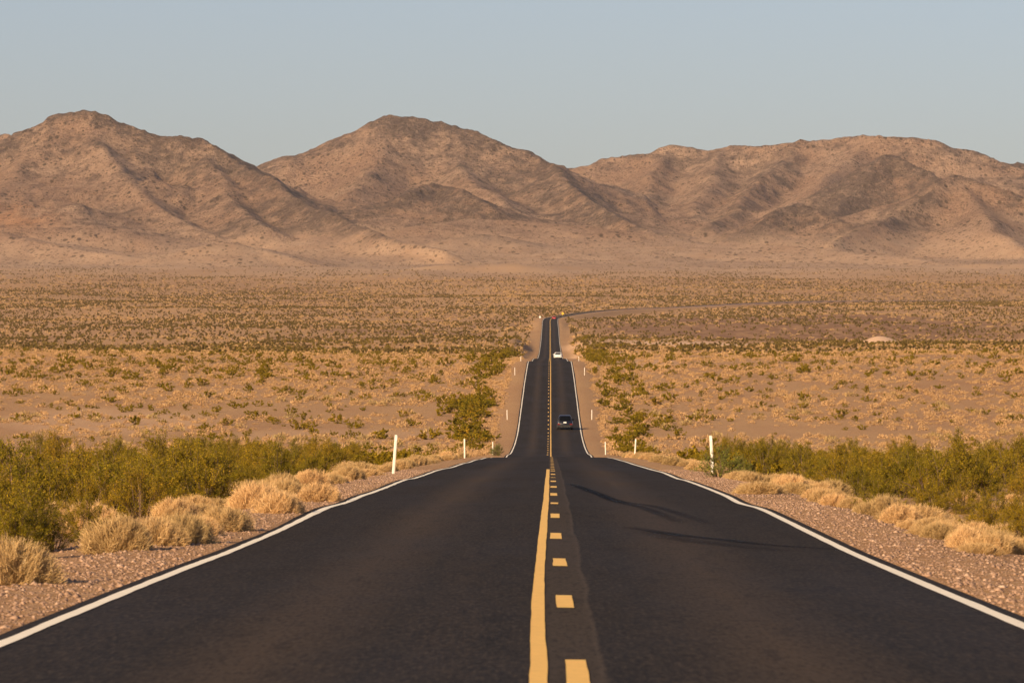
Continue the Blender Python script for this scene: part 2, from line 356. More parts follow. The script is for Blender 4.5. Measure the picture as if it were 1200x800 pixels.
def mat_shoulder():
    m, t, b = nodes('shoulder_gravel'); v = obj_vec(t)
    vc = voro(t, v, 21, 'Color'); sep = t.nodes.new('ShaderNodeSeparateColor'); t.links.new(vc, sep.inputs[0])
    c = mixc(t, noise(t, v, 1.3, 4, .7), (.30, .185, .14), (.42, .27, .20))
    c = mixc(t, ramp(t, sep.outputs[0], .45, 1, 0, .8), c, (.58, .40, .31))
    c = mixc(t, ramp(t, sep.outputs[1], .6, 1, 0, .8), c, (.16, .105, .085))
    uv = t.nodes.new('ShaderNodeUVMap'); uv.uv_map = 'lane'
    s = t.nodes.new('ShaderNodeSeparateXYZ'); t.links.new(uv.outputs[0], s.inputs[0])
    ed = mth(t, 'ADD', mth(t, 'ABSOLUTE', s.outputs[0]), ramp(t, noise(t, v, 3.2, 4, .7), .2, .8, -.25, .25))
    c = mixc(t, ramp(t, ed, 3.85, 4.25, .75, 0), c, (.12, .085, .068))
    t.links.new(c, b.inputs['Base Color']); b.inputs['Roughness'].default_value = .95; b.inputs['Specular IOR Level'].default_value = .1
    bump(t, b, mth(t, 'ADD', sep.outputs[2], voro(t, v, 21)), 1.0, .03)
    return m

def mat_leaf(name, c1, c2, c3, trans=.18, vary=.22, hue=.012):
    m, t, b = nodes(name)
    a = attr(t, 'tone')
    c = mixc(t, ramp(t, a, 0, .6), c1, c2); c = mixc(t, ramp(t, a, .7, 1), c, c3)
    oi = t.nodes.new('ShaderNodeObjectInfo')
    hsv = t.nodes.new('ShaderNodeHueSaturation'); t.links.new(c, hsv.inputs['Color'])
    t.links.new(ramp(t, oi.outputs['Random'], 0, 1, 1 - vary, 1 + vary), hsv.inputs['Value'])
    t.links.new(ramp(t, oi.outputs['Random'], 0, 1, .5 + hue, .5 - hue), hsv.inputs['Hue'])
    t.links.new(hsv.outputs[0], b.inputs['Base Color']); b.inputs['Roughness'].default_value = .7
    b.inputs['Specular IOR Level'].default_value = .15
    tr = t.nodes.new('ShaderNodeBsdfTranslucent'); t.links.new(hsv.outputs[0], tr.inputs[0])
    mx = t.nodes.new('ShaderNodeMixShader'); mx.inputs[0].default_value = trans
    out = t.nodes['Material Output']
    t.links.new(b.outputs[0], mx.inputs[1]); t.links.new(tr.outputs[0], mx.inputs[2]); t.links.new(mx.outputs[0], out.inputs[0])
    return m

M = {}
M['ground'] = mat_ground(); M['rock'] = mat_mountain(); M['road'] = mat_road(); M['shoulder'] = mat_shoulder()
M['white_paint'] = mat_paint('white_paint', (.95, .87, .70), .35); M['yellow_paint'] = mat_paint('yellow_paint', (.92, .56, .14), .4)
M['creosote'] = mat_leaf('creosote_leaf', (.125, .102, .006), (.235, .170, .008), (.40, .262, .018))
M['green'] = mat_leaf('fresh_leaf', (.115, .14, .022), (.17, .18, .028), (.26, .24, .045))
M['stem'] = mat_leaf('shrub_stem', (.13, .085, .055), (.19, .13, .085), (.26, .18, .12), 0.0, .1)
M['scrub'] = mat_leaf('olive_scrub', (.115, .080, .022), (.17, .118, .032), (.25, .175, .052), .08)
M['straw'] = mat_leaf('straw', (.50, .32, .14), (.63, .43, .205), (.76, .56, .31), .15, .20, .005)
M['bursage'] = mat_leaf('pale_scrub', (.36, .235, .105), (.47, .32, .145), (.57, .41, .20), .15, .12)
M['stone'] = mat_leaf('stone', (.15, .095, .07), (.34, .21, .15), (.58, .40, .30), 0.0, .0)

# ------------------------------------------------------------------ mesh helpers
def mesh_np(name, V, F, mats, matidx=None, attrs=None, smooth=False, uv=None):
    V = np.asarray(V, np.float32); F = np.asarray(F, np.int32); n = F.shape[1]
    me = bpy.data.meshes.new(name)
    me.vertices.add(len(V)); me.vertices.foreach_set('co', V.ravel())
    me.loops.add(F.size); me.loops.foreach_set('vertex_index', F.ravel())
    me.polygons.add(len(F)); me.polygons.foreach_set('loop_start', np.arange(0, F.size, n, dtype=np.int32))
    try: me.polygons.foreach_set('loop_total', np.full(len(F), n, np.int32))
    except Exception: pass
    if matidx is not None: me.polygons.foreach_set('material_index', np.asarray(matidx, np.int32))
    if smooth: me.polygons.foreach_set('use_smooth', np.ones(len(F), bool))
    for m in mats: me.materials.append(m)
    for k, a in (attrs or {}).items():
        at = me.attributes.new(k, 'FLOAT', 'POINT'); at.data.foreach_set('value', np.asarray(a, np.float32))
    if uv is not None:
        l = me.uv_layers.new(name='lane'); l.data.foreach_set('uv', np.asarray(uv, np.float32)[F.ravel()].ravel())
    me.update(calc_edges=True); me.validate(verbose=False)
    return me
def link(name, me, parent=None, loc=None):
    o = bpy.data.objects.new(name, me); COL.objects.link(o)
    if parent is not None: o.parent = parent
    if loc is not None: o.location = loc
    return o
def tag(o, label=None, cat=None, group=None, kind=None):
    for k, v in (('label', label), ('category', cat), ('group', group), ('kind', kind)):
        if v: o[k] = v
    return o
def grid_faces(nr, nc):
    i = np.arange(nr - 1)[:, None] * nc + np.arange(nc - 1)[None, :]
    return np.stack([i, i + 1, i + nc + 1, i + nc], -1).reshape(-1, 4)

# ------------------------------------------------------------------ ground and mountains
cols = np.concatenate([-np.geomspace(.42, .122, 40), np.arange(-.12, .12001, .0005), np.geomspace(.122, .42, 40)])
rows_a = [-55.0]
while rows_a[-1] < 5600: rows_a.append(rows_a[-1] + max(.25, (rows_a[-1] + 60) * .0062))
rows_a[-1] = 5600.0
rows_b = np.concatenate([np.arange(5600, 9400, 13.0), np.arange(9400, 11200, 60.0)])
def terrain(name, rows, mat, mtn):
    rows = np.asarray(rows, float); d = np.repeat(rows[:, None], len(cols), 1); x = cols[None, :] * (d + 60.0)
    z, dk, rel = ground_z(x.ravel(), d.ravel(), True)
    x = x.ravel(); d = d.ravel(); px = 600 + x / np.maximum(d, 5) * FPX
    n = fbm(x / 60, d / 150, 4, 77)
    if mtn:
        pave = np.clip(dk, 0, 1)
        pale = .75 * np.exp(-((px - 25) / 42)**2 - ((z - wz(250, 6500)) / 26)**2) * sstep(-.4, .3, n)
    else:
        def blob(cx, hx, d0, hd, k=1.0):
            r = ((px - cx) / hx)**2 + ((d - d0) / hd)**2
            return k * (1 - sstep(.35, 1.25, r + .55 * n))
        pave = np.maximum.reduce([blob(950, 280, 2420, 420, 1.0), blob(820, 150, 2090, 90, 1.0), blob(760, 90, 2500, 160, .5), blob(470, 130, 2250, 90, .75),
                                  blob(390, 90, 2030, 60, .55), blob(20, 90, 2060, 60, .5), blob(250, 240, 4100, 700, .25), blob(1000, 300, 4300, 600, .25),
                                  blob(540, 80, 2480, 140, .5), blob(1150, 60, 2200, 80, .9)])
        pale = np.maximum.reduce([blob(840, 110, 1690, 190, 1.0), blob(1032, 34, 1880, 75, 1.0), blob(720, 60, 1500, 420, .55), blob(120, 130, 640, 45, .3),
                                  blob(740, 60, 950, 150, .35), blob(420, 150, 590, 30, .2), blob(720, 90, 1850, 140, .5)])
        pave = np.where(d > 4800, np.maximum(pave, np.clip(dk, 0, 1) * .5), pave)
        k = sstep(4700, 5600, d); pave = pave * (1 - k) + np.clip(dk, 0, 1) * .3 * k
    fan = sstep(4300, 5600, d + 500 * n) * (1 - sstep(8, 45, rel + 14 * n)) * .85
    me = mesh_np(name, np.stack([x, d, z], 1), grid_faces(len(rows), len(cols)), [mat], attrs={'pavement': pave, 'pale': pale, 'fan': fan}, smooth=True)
    return tag(link(name, me), kind='structure')
terrain('ground', rows_a, M['ground'], False)
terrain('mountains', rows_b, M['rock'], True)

# ------------------------------------------------------------------ road, shoulders, markings
dr = [-55.0]
while dr[-1] < 4050: dr.append(dr[-1] + np.clip(dr[-1] * .012, 1.0, 10.0))
dr = np.array(dr)
def road_frame(d):
    h = 1.0; tx = road_x(d + h) - road_x(d - h); ty = np.full_like(tx, 2 * h); L = np.hypot(tx, ty)
    return ty / L, -tx / L              # unit normal pointing right
def road_pt(o, d, lift=0.0):
    o = np.asarray(o, float); d = np.asarray(d, float); nx, ny = road_frame(d)
    wav = .012 * np.sin(d / 6.7) * np.clip(-o / 3.6, -.3, 1) * (d < 340)
    crown = -.016 * np.abs(o)
    x = road_x(d) + o * nx; y = d + o * ny
    return np.stack([x, y, road_z(y) + .03 + crown + wav + lift], -1)
def strip(name, offs, ds, mat, lift, kind='structure', drop=None, smooth=True):
    offs = np.asarray(offs, float); O, D = np.meshgrid(offs, ds); P = road_pt(O.ravel(), D.ravel(), lift)
    if drop is not None: P[:, 2] -= np.tile(np.asarray(drop, float), len(ds))
    me = mesh_np(name, P, grid_faces(len(ds), len(offs)), [mat], smooth=smooth, uv=np.stack([O.ravel(), D.ravel()], 1))
    return tag(link(name, me), kind=kind)
strip('road', np.linspace(-3.84, 3.84, 17), dr, M['road'], 0)
for s in (-1, 1):
    offs = np.array([3.78, 3.95, 4.3, 4.7, 5.1, 5.6, 6.1, 6.6]) * s; drop = np.array([.010, .018, .05, .07, .10, .16, .26, .42])
    if s < 0: offs = offs[::-1]; drop = drop[::-1]
    strip('road_shoulder', offs, dr, M['shoulder'], 0, drop=drop)

def ragged(name, off, wd, segs, mat, lift=.006, jit=.008, kind='structure'):
    """a painted line with slightly uneven edges; segs = list of (start, end)"""
    V, F, base = [], [], 0
    for a, b_ in segs:
        st = max(.35, a * .004) if b_ - a > 5 else (b_ - a) / 6
        n = max(2, int((b_ - a) / st) + 1); ds = np.linspace(a, b_, n)
        q = rng.uniform(0, 900)
        j1 = jit * (1.5 * fbm(ds / 1.7 + q, ds * 0 + q, 3, 3) + 1.2 * fbm(ds / 9 + q, ds * 0, 2, 4)); j2 = jit * (1.5 * fbm(ds / 1.9 - q, ds * 0 + q, 3, 5) + 1.2 * fbm(ds / 8 + q, ds * 0, 2, 6))
        wd_ = wd if not callable(wd) else wd(ds); of = off if not callable(off) else off(ds)
        cs = [road_pt(of - wd_/2 + j1, ds, lift), road_pt(of + np.zeros(n), ds, lift), road_pt(of + wd_/2 + j2, ds, lift)]
        P = np.stack(cs, 1).reshape(-1, 3); V.append(P); F.append(grid_faces(n, 3) + base); base += len(P)
    return tag(link(name, mesh_np(name, np.concatenate(V), np.concatenate(F), [mat])), kind=kind)
ragged('edge_line', -3.65, .12, [(-50, 4000)], M['white_paint'], jit=.012)
ragged('edge_line', 3.65, .12, [(-50, 4000)], M['white_paint'], jit=.005)
yl = interp([(-40, .08), (30, .062), (37, .042), (44, .026), (58, .024), (73, .036), (100, .05), (172, .05)]); dl_ = interp([(-40, .29), (31, .284), (42, .248), (54, .23), (67, .197), (80, .197), (95, .2), (400, .2)])
cw = lambda d: .05 * np.sin(d / 7.3 + 1) * np.exp(-d / 120)
ragged('centre_line', lambda d: yl(d), .10, [(-40, 172)], M['yellow_paint'], jit=.004)
DS0 = 30.5
ragged('lane_dashes', lambda d: dl_(d), .135, [(DS0 + 12.1 * k - 1.5, DS0 + 12.1 * k + 1.5) for k in range(-5, 31)], M['yellow_paint'], jit=.006)
ragged('lane_dashes', -.13, .13, [(DS0 + 12.1 * k - 1.5, DS0 + 12.1 * k + 1.5) for k in range(33, 78)], M['yellow_paint'])
ragged('centre_line', .15, .12, [(425, 4000)], M['yellow_paint'])
ragged('centre_line', -.13, .12, [(985, 4000)], M['yellow_paint'])

def mat_tyre():
    m, t, b = nodes('tyre_rubber'); b.inputs['Base Color'].default_value = (.006, .0055, .0055, 1); b.inputs['Specular IOR Level'].default_value = .1; b.inputs['Roughness'].default_value = .75
    tr = t.nodes.new('ShaderNodeBsdfTransparent'); mx = t.nodes.new('ShaderNodeMixShader')
    f = mth(t, 'MULTIPLY', attr(t, 'wear'), ramp(t, noise(t, obj_vec(t), 3, 4, .7), .25, .7, .45, 1))
    t.links.new(f, mx.inputs[0]); t.links.new(tr.outputs[0], mx.inputs[1]); t.links.new(b.outputs[0], mx.inputs[2])
    t.links.new(mx.outputs[0], t.nodes['Material Output'].inputs[0]); return m
M['tyre_mark'] = mat_tyre()
def skid(pts, wd, k):
    fo = interp([(p[1], p[0]) for p in pts]); a, b_ = pts[0][1], pts[-1][1]; ds = np.linspace(a, b_, 60)
    f = np.sin(np.linspace(0, math.pi, 60)) ** .5; off = fo(ds)
    cs = [road_pt(off + wd * q, ds, .005) for q in (-1, -.5, 0, .5, 1)]; P = np.stack(cs, 1).reshape(-1, 3)
    wr = (f[:, None] * np.array([0, .75, 1, .75, 0]) * k).ravel()
    tag(link('tyre_mark', mesh_np('tyre_mark', P, grid_faces(60, 5), [M['tyre_mark']], attrs={'wear': wr})), kind='structure')
def po(px, d): return wx(px, d) - float(road_x(d))
skid([(po(800, 75), 75), (po(760, 85), 85), (po(735, 92), 92), (po(695, 107), 107), (po(668, 122), 122)], .15, .8)
skid([(po(835, 74.5), 74.5), (po(795, 82), 82), (po(760, 90), 90), (po(715, 100), 100), (po(668, 123), 123)], .15, .65)
skid([(po(1040, 61.5), 61.5), (po(900, 64), 64), (po(850, 66), 66), (po(800, 68), 68), (po(735, 72.3), 72.3)], .20, .85)
skid([(po(930, 61), 61), (po(860, 63.2), 63.2), (po(800, 66), 66), (po(760, 70), 70)], .30, .4)

# ------------------------------------------------------------------ shrub prototypes (metres, base at the origin)
def prism(a, b, r0, r1):
    a = np.array(a, float); b = np.array(b, float); u = b - a; u /= (np.linalg.norm(u) + 1e-9)
    p = np.cross(u, [0, 0, 1.0]) if abs(u[2]) < .95 else np.cross(u, [1.0, 0, 0]); p /= np.linalg.norm(p); q = np.cross(u, p)
    ang = np.array([0, 2.094, 4.189]); ring = np.cos(ang)[:, None] * p + np.sin(ang)[:, None] * q
    return np.concatenate([a + ring * r0, b + ring * r1])
PF = np.array([(0, 1, 4, 3), (1, 2, 5, 4), (2, 0, 3, 5)])
def stems_leaves(rs, r, h, nstem, ntwig, nleaf, lsz, droop=.1, dense=1.0):
    SV, SF, k = [], [], 0; tips = []
    lob = rs.uniform(.70, 1.15, 9)
    for i in range(nstem):
        az = rs.uniform(0, 2*math.pi); tl = rs.uniform(.05, 1.0) ** .8
        rr = r * tl * lob[int(az / 6.2832 * 9) % 9]; hh = h * (1 - .70 * tl**2.4) * rs.uniform(.68, 1.10)
        p0 = np.array([math.cos(az) * .22 * r * tl, math.sin(az) * .22 * r * tl, -.08]); e = np.array([math.cos(az) * rr, math.sin(az) * rr, hh])
        md = p0 * .45 + e * .55 + np.array([0, 0, .10 * h]) + rs.normal(0, .04, 3)
        for a, b_, r0, r1 in ((p0, md, .014, .010), (md, e, .010, .004)):
            SV.append(prism(a, b_, r0, r1)); SF.append(PF + k); k += 6
        for j in range(ntwig):
            s = rs.uniform(0, 1.0) ** .8; st = md + (e - md) * (s - .4) / .6 if s > .4 else p0 + (md - p0) * (s / .4)
            dirn = (e - p0) / (np.linalg.norm(e - p0) + 1e-9) + rs.normal(0, .55, 3); dirn[2] = abs(dirn[2]) * .8
            tp = st + dirn / np.linalg.norm(dirn) * rs.uniform(.14, .34) * h; tips.append((st, tp))
            SV.append(prism(st, tp, .005, .002)); SF.append(PF + k); k += 6
    tips = np.array(tips); pick = rs.randint(0, len(tips), nleaf); s = rs.uniform(.15, 1.05, nleaf)[:, None]
    c = tips[pick, 0] * (1 - s) + tips[pick, 1] * s + rs.normal(0, .024 * h, (nleaf, 3)) * dense
    c[:, 2] = np.maximum(c[:, 2], .03)
    LV, LF = leaves(rs, c, lsz)
    tone = np.repeat(np.clip(rs.normal(.5, .25, nleaf) + (np.repeat(rs.normal(0, .15, len(tips))[pick], 1)), 0, 1), 4)
    return np.concatenate(SV), np.concatenate(SF), LV, LF, tone
def leaves(rs, c, sz, up=0.0):
    n = len(c); a = rs.normal(0, 1, (n, 3)); a[:, 2] += up; a /= np.linalg.norm(a, axis=1)[:, None]
    b_ = rs.normal(0, 1, (n, 3)); b_ = np.cross(a, b_); b_ /= np.linalg.norm(b_, axis=1)[:, None]
    L = (sz * rs.uniform(.6, 1.4, n))[:, None]; W = L * rs.uniform(.35, .6, n)[:, None]
    V = np.stack([c - a * L * .5, c + b_ * W * .5, c + a * L * .5, c - b_ * W * .5], 1).reshape(-1, 3)
    return V, np.arange(4 * n).reshape(-1, 4)
def creosote_parts(seed, r, h, nleaf, lsz, nstem=26, ntwig=9):
    rs = np.random.RandomState(seed); SV, SF, LV, LF, tone = stems_leaves(rs, r, h, nstem, ntwig, nleaf, lsz)
    st = mesh_np('stems', SV, SF, [M['stem']], attrs={'tone': np.repeat(rs.uniform(0, 1, len(SV)//6), 6)})
    return st, (LV, LF, tone)
def straw_geo(seed, r, h, n, wd):
    """a domed tuft: short fine twigs in every direction, thickest near an uneven domed surface"""
    rs = np.random.RandomState(seed); az = rs.uniform(0, 6.283, n); el = np.arccos(rs.uniform(.0, 1, n))
    lob = 1 + .16 * np.sin(az * 3 + seed) * np.sin(el) + .12 * np.sin(az * 7 + seed * 2 + el * 5) + .08 * np.sin(az * 13 + el * 11)
    k = lob * (1 - rs.exponential(.13, n).clip(0, .7))
    c = np.stack([np.cos(az) * np.sin(el) * r * k, np.sin(az) * np.sin(el) * r * k, np.cos(el) * h * k + .04 * h], 1)
    dr_ = c / (np.linalg.norm(c, axis=1)[:, None] + 1e-6) + np.array([0, 0, .55]) + rs.normal(0, .55, (n, 3)); dr_ /= np.linalg.norm(dr_, axis=1)[:, None]
    L = (r * rs.uniform(.10, .30, n))[:, None]; root = c - dr_ * L; tip = c + dr_ * L * .6
    root[:, 2] = np.maximum(root[:, 2], -.02); tip[:, 2] = np.maximum(tip[:, 2], .0)
    sd_ = np.cross(tip - root, rs.normal(0, 1, (n, 3))); sd_ /= np.linalg.norm(sd_, axis=1)[:, None] + 1e-9
    W = (wd * rs.uniform(.6, 1.5, n))[:, None]
    V = np.stack([root - sd_ * W, root + sd_ * W, tip + sd_ * W * .4, tip - sd_ * W * .4], 1).reshape(-1, 3)
    tone = np.repeat(np.clip(rs.normal(.5, .22, n), 0, 1), 4)
    return V, np.arange(4 * n).reshape(-1, 4), tone

CRE = []                         # near: separate stems and foliage
for i in range(6):
    st, (LV, LF, tn) = creosote_parts(100 + i, 1.0, 1.15 + .12 * (i % 3), 13000, .036, 24, 9)
    CRE.append((st, mesh_np('foliage', LV, LF, [M['creosote']], attrs={'tone': tn})))
st, (LV, LF, tn) = creosote_parts(140, 1.0, 1.05, 5200, .05, 30, 11)
GREEN = (st, mesh_np('foliage', LV, LF, [M['green']], attrs={'tone': tn}))
def one_mesh(seed, r, h, nleaf, lsz, nstem, ntwig, mat='creosote'):
    rs = np.random.RandomState(seed); SV, SF, LV, LF, tone = stems_leaves(rs, r, h, nstem, ntwig, nleaf, lsz)
    return (np.concatenate([SV, LV]), np.concatenate([SF, LF + len(SV)]), np.concatenate([np.full(len(SV), .4), tone]),
            np.concatenate([np.zeros(len(SF), int), np.ones(len(LF), int)]))
MIDG = [one_mesh(200 + i, 1.0, .76 + .08*(i % 3), 900, .15, 9, 6) for i in range(6)]
MID = [mesh_np('creosote_bush', v, f, [M['stem'], M['creosote']], mi, {'tone': tn}) for v, f, tn, mi in MIDG]
FARG = [one_mesh(230 + i, 1.0, .85, 34, .55, 2, 1) for i in range(6)]
STRAW = [mesh_np('dry_bush', *straw_geo(300 + i, .55, .50, 7000, .0042)[:2], [M['straw']], attrs={'tone': straw_geo(300 + i, .55, .50, 7000, .0042)[2]}) for i in range(6)]
BURG = [straw_geo(330 + i, .55, .42, 130, .028) for i in range(5)]
BUR = [mesh_np('pale_bush', v, f, [M['bursage']], attrs={'tone': tn}) for v, f, tn in BURG]
BURFG = [straw_geo(350 + i, .6, .42, 22, .11) for i in range(5)]

def merged(name, protos, pts, sc, mats, label, cat, zs=1.0):
    """one object of stuff out of many copies of small prototypes"""
    V, F, T, MI, base = [], [], [], [], 0; which = rng.randint(0, len(protos), len(pts)); yaw = rng.uniform(0, 6.283, len(pts))
    for k, pr in enumerate(protos):
        idx = np.where(which == k)[0]
        if not len(idx): continue
        v, f, tn = pr[0], pr[1], pr[2]; c, s = np.cos(yaw[idx])[:, None], np.sin(yaw[idx])[:, None]; q = sc[idx][:, None]
        X = (v[None, :, 0] * c - v[None, :, 1] * s) * q + pts[idx, 0][:, None]; Y = (v[None, :, 0] * s + v[None, :, 1] * c) * q + pts[idx, 1][:, None]
        Z = v[None, :, 2] * q * zs + pts[idx, 2][:, None]
        V.append(np.stack([X, Y, Z], -1).reshape(-1, 3)); n = len(v)
        F.append((f[None] + (np.arange(len(idx)) * n)[:, None, None]).reshape(-1, f.shape[1]) + base); base += n * len(idx)
        T.append((np.tile(tn, (len(idx), 1)) * .7 + rng.uniform(0, .3, len(idx))[:, None]).ravel())
        if len(pr) > 3: MI.append(np.tile(pr[3], len(idx)))
    me = mesh_np(name, np.concatenate(V), np.concatenate(F), mats, np.concatenate(MI) if MI else None, {'tone': np.concatenate(T)})
    return tag(link(name, me), label, cat, kind='stuff')

# ------------------------------------------------------------------ where the plants stand
def scatter(n, d0, d1, dens, power=1.0, wide=.115):
    """n candidates over the view fan, uniform per square metre, kept with probability dens(x, d, px)"""
    u = rng.uniform(0, 1, n); d = (d0**2 + u * (d1**2 - d0**2)) ** .5; x = rng.uniform(-wide, wide, n) * d
    k = dens(x, d, 600 + x / d * FPX) > rng.uniform(0, 1, n); return x[k], d[k]
def off_of(x, d): return np.abs(x - road_x(d)) - 3.65
def sand(px, d):
    f = lambda cx, hx, d0, hd: np.exp(-(((px - cx) / hx)**2 + ((d - d0) / hd)**2)**2)
    return np.clip(f(845, 110, 1690, 200) + f(1032, 36, 1870, 90) + .8 * f(460, 130, 2080, 60) + .6 * f(390, 60, 2260, 60) + .5 * f(850, 150, 2300, 120), 0, 1)
def stony(px, d): return np.exp(-(((px - 950) / 270)**2 + ((d - 2480) / 400)**2)**2)
def patch(x, d, s, sx=60, sd=130): return fbm(x / sx, d / sd, 3, s)

cre = []     # (x, d, scale, kind)
# verge thickets in front of the first crest, on both sides
for side in (-1, 1):
    for k in range(200):
        d = 62 + 300 * rng.uniform(0, 1) ** 1.05
        o = (rng.uniform(2.6, 5.2) if side < 0 else rng.uniform(3.0, 5.6)) + rng.exponential(1.6)
        if side > 0 and d < 150: o += .2
        if fbm(np.array([d / 11.0]), np.array([side * 5.0 + o / 4]), 2, 19)[0] < -.52: continue
        x = road_x(d) + side * (3.65 + o)
        if abs(x) / d > .115: continue
        if side > 0 and 4.2 < o < 7.2 and 86 < d < 122 and rng.uniform() < .75: continue
        top = float(wz(512 + rng.exponential(20), d)) - float(ground_z(np.array([x]), np.array([d]))[0])
        s = np.clip(top / 1.48, .38, 1.15) * rng.uniform(.8, 1.05)
        if d < 95: s *= .85
        if side > 0 and d < 98: x -= .2; s = min(s, .52) * rng.uniform(.75, 1)
        cre.append((x, d, s, 'near'))
for px, d, s in ((30, 84, .72), (110, 92, .70), (-20, 78, .8), (60, 98, .8), (165, 88, .6), (130, 104, .8), (14, 61, .50), (62, 66, .42), (-8, 66, .6), (100, 70, .45), (1195, 68, .40), (1150, 74, .42), (1195, 76, .5), (1095, 82, .45), (1030, 92, .5), (1160, 84, .5)):
    cre.append((wx(px, d), d, s, 'near'))
x, d = scatter(1500, 120, 365, lambda x, d, px: np.where(off_of(x, d) > 6, .42 + .35 * (patch(x, d, 31, 14, 26) > -.1), 0))
x, d = x[:230], d[:230]
for a, b_ in zip(x, d):
    top = wz(509 + rng.exponential(15), b_) - ground_z(np.array([a]), np.array([b_]))[0]
    cre.append((a, b_, float(np.clip(top / 1.45, .38, 1.15)) * rng.uniform(.8, 1.05), 'near'))
# verge clumps along the far straight
for side in (-1, 1):
    for k in range(290):
        d = 500 + 1500 * rng.uniform(0, 1) ** 1.5
        if side < 0 and k % 3 == 0: d = rng.uniform(570, 720)
        if side < 0: cl = ((560 < d < 720) or (790 < d < 1450)) and fbm(np.array([d/40.]), np.array([side*3.]), 2, 5)[0] > -.35
        else: cl = fbm(np.array([d/60.]), np.array([side*3.]), 2, 6)[0] > -.25
        if not cl and rng.uniform() < .8: continue
        o = rng.uniform(3.2, 6.4) * (1 + max(0, d - 600) / 2800) + (rng.exponential(1.8) if d > 580 else 0)
        cre.append((float(road_x(d)) + side * (3.65 + o), d, rng.uniform(.85, 1.55) * (1.18 if side < 0 else .98) * (1 if d > 560 else .7), 'mid'))
# the open flats beyond
def dens_mid(x, d, px):
    p = patch(x, d, 41, 26, 60); q = patch(x, d, 43, 8, 10)
    left = (px < 600); bare = ((d > 560) & (d < 700) & left & (p < .12)) | ((d > 520) & (d < 640) & ~left & (p < -.05))
    dd = .20 + .35 * (p > 0) + .3 * (q > .1)
    dd = np.where(left & (d > 800) & (d < 960) & (px < 330), 1.0, dd)
    dd = np.where(bare, .05, dd); dd = np.where(d > 950, dd * .5, dd) * (1 - sand(px, d))
    return np.where(off_of(x, d) > 6.5, dd, 0)
x, d = scatter(15000, 500, 1900, dens_mid)
for a, b_ in zip(x, d): cre.append((a, b_, float(np.clip(rng.gamma(5, .125), .35, 1.5)), 'mid'))
cre = np.array([(a, b_, c, {'near': 0, 'mid': 1}[k]) for a, b_, c, k in cre])
cz = ground_z(cre[:, 0], cre[:, 1])

def place(root, x, d, z, s, yaw, sz=None):
    root.location = (x, d, z); root.rotation_euler = (0, 0, yaw); root.scale = (s, s, s * (sz or 1.0))
def bush_copy(pair, x, d, z, s, yaw, parts, i):
    if parts:
        r = bpy.data.objects.new('creosote_bush', None); r.empty_display_size = .2; COL.objects.link(r)
        a = bpy.data.objects.new('stems', pair[0]); b_ = bpy.data.objects.new('foliage', pair[1])
        for c in (a, b_): COL.objects.link(c); c.parent = r
    else:
        r = bpy.data.objects.new('creosote_bush', pair); COL.objects.link(r)
    place(r, x, d, z, s, yaw, rng.uniform(.9, 1.1) * (1 if parts or s < .9 else .72)); return r

# label helpers: where a plant stands, told by the posts, the road and the part of the picture
POSTS = [160 * k for k in range(1, 9)]
def where(x, d):
    px = 600 + x / d * FPX; side = 'left' if x < road_x(d) else 'right'; o = float(off_of(np.array([x]), np.array([d]))[0])
    ordn = ['first', 'second', 'third', 'fourth', 'fifth', 'sixth', 'seventh', 'eighth']
    if o < 7.5 * (1 + max(0, d - 600) / 1500) and d < 1250:
        k = int(d // 160)
        if k == 0: return '%s verge before the first post' % side, (side, 'v', k)
        return '%s verge between %s and %s posts' % (side, ordn[k-1], ordn[k]), (side, 'v', k)
    colm = ['at the left border', 'in the left quarter', 'left of centre', 'right of centre', 'in the right quarter', 'at the right border'][int(np.clip(px / 200, 0, 5))]
    dep = 'behind the first verge' if d < 372 else 'on the flat past the dip' if d < 640 else 'on the mid flat' if d < 800 else 'below the second crest' if d < 1000 else 'on the far slope'
    return '%s %s' % (dep, colm), (colm, dep)
def size_word(s): return 'low' if s < .7 else 'mid-sized' if s < 1.0 else 'tall'
NTH = ['nearest', 'second nearest', 'third nearest', 'fourth nearest', 'fifth nearest', 'sixth nearest', 'seventh nearest', 'eighth nearest', 'ninth nearest',
       'tenth nearest', 'eleventh nearest', 'twelfth nearest', 'thirteenth nearest', 'fourteenth nearest', 'fifteenth nearest', 'sixteenth nearest',
       'seventeenth nearest', 'eighteenth nearest', 'nineteenth nearest', 'twentieth nearest']
def label_all(objs, adj, noun, cat, group):
    """objs: list of (object, x, d, size)"""
    seen = {}
    for o, x, d, s in sorted(objs, key=lambda q: q[2]):
        wtxt, key = where(x, d); sw = size_word(s); k = seen.get((key, sw), 0); seen[(key, sw)] = k + 1
        nth = NTH[k] if k < len(NTH) else 'farther off'
        tag(o, '%s %s %s %s %s' % (nth, sw, adj, noun, ('on ' + wtxt) if 'verge' in wtxt and not wtxt.startswith('behind') else wtxt), cat, group)

score = cre[:, 2] / cre[:, 1] * np.where(cre[:, 1] < 372, 1.0, 1.9)
order = np.argsort(-score); ind = order[:298]; rest = order[298:]
out = []
for i in ind:
    x, d, s, k = cre[i]
    if d < 372: o = bush_copy(CRE[i % 6], x, d, cz[i] - .03, s, rng.uniform(0, 6.28), True, i)
    else: o = bush_copy(MID[i % 6], x, d, cz[i] - .05, s * 1.1, rng.uniform(0, 6.28), False, i)
    out.append((o, x, d, s))
label_all(out, 'olive', 'creosote bush', 'bush', 'olive creosote bushes on the verges and flats')
P = np.stack([cre[rest, 0], cre[rest, 1], cz[rest] - .05], 1)
merged('creosote_scrub', MIDG, P, cre[rest, 2] * 1.1, [M['stem'], M['creosote']], 'olive creosote scrub dotted over the flats beyond the first crest', 'scrub')

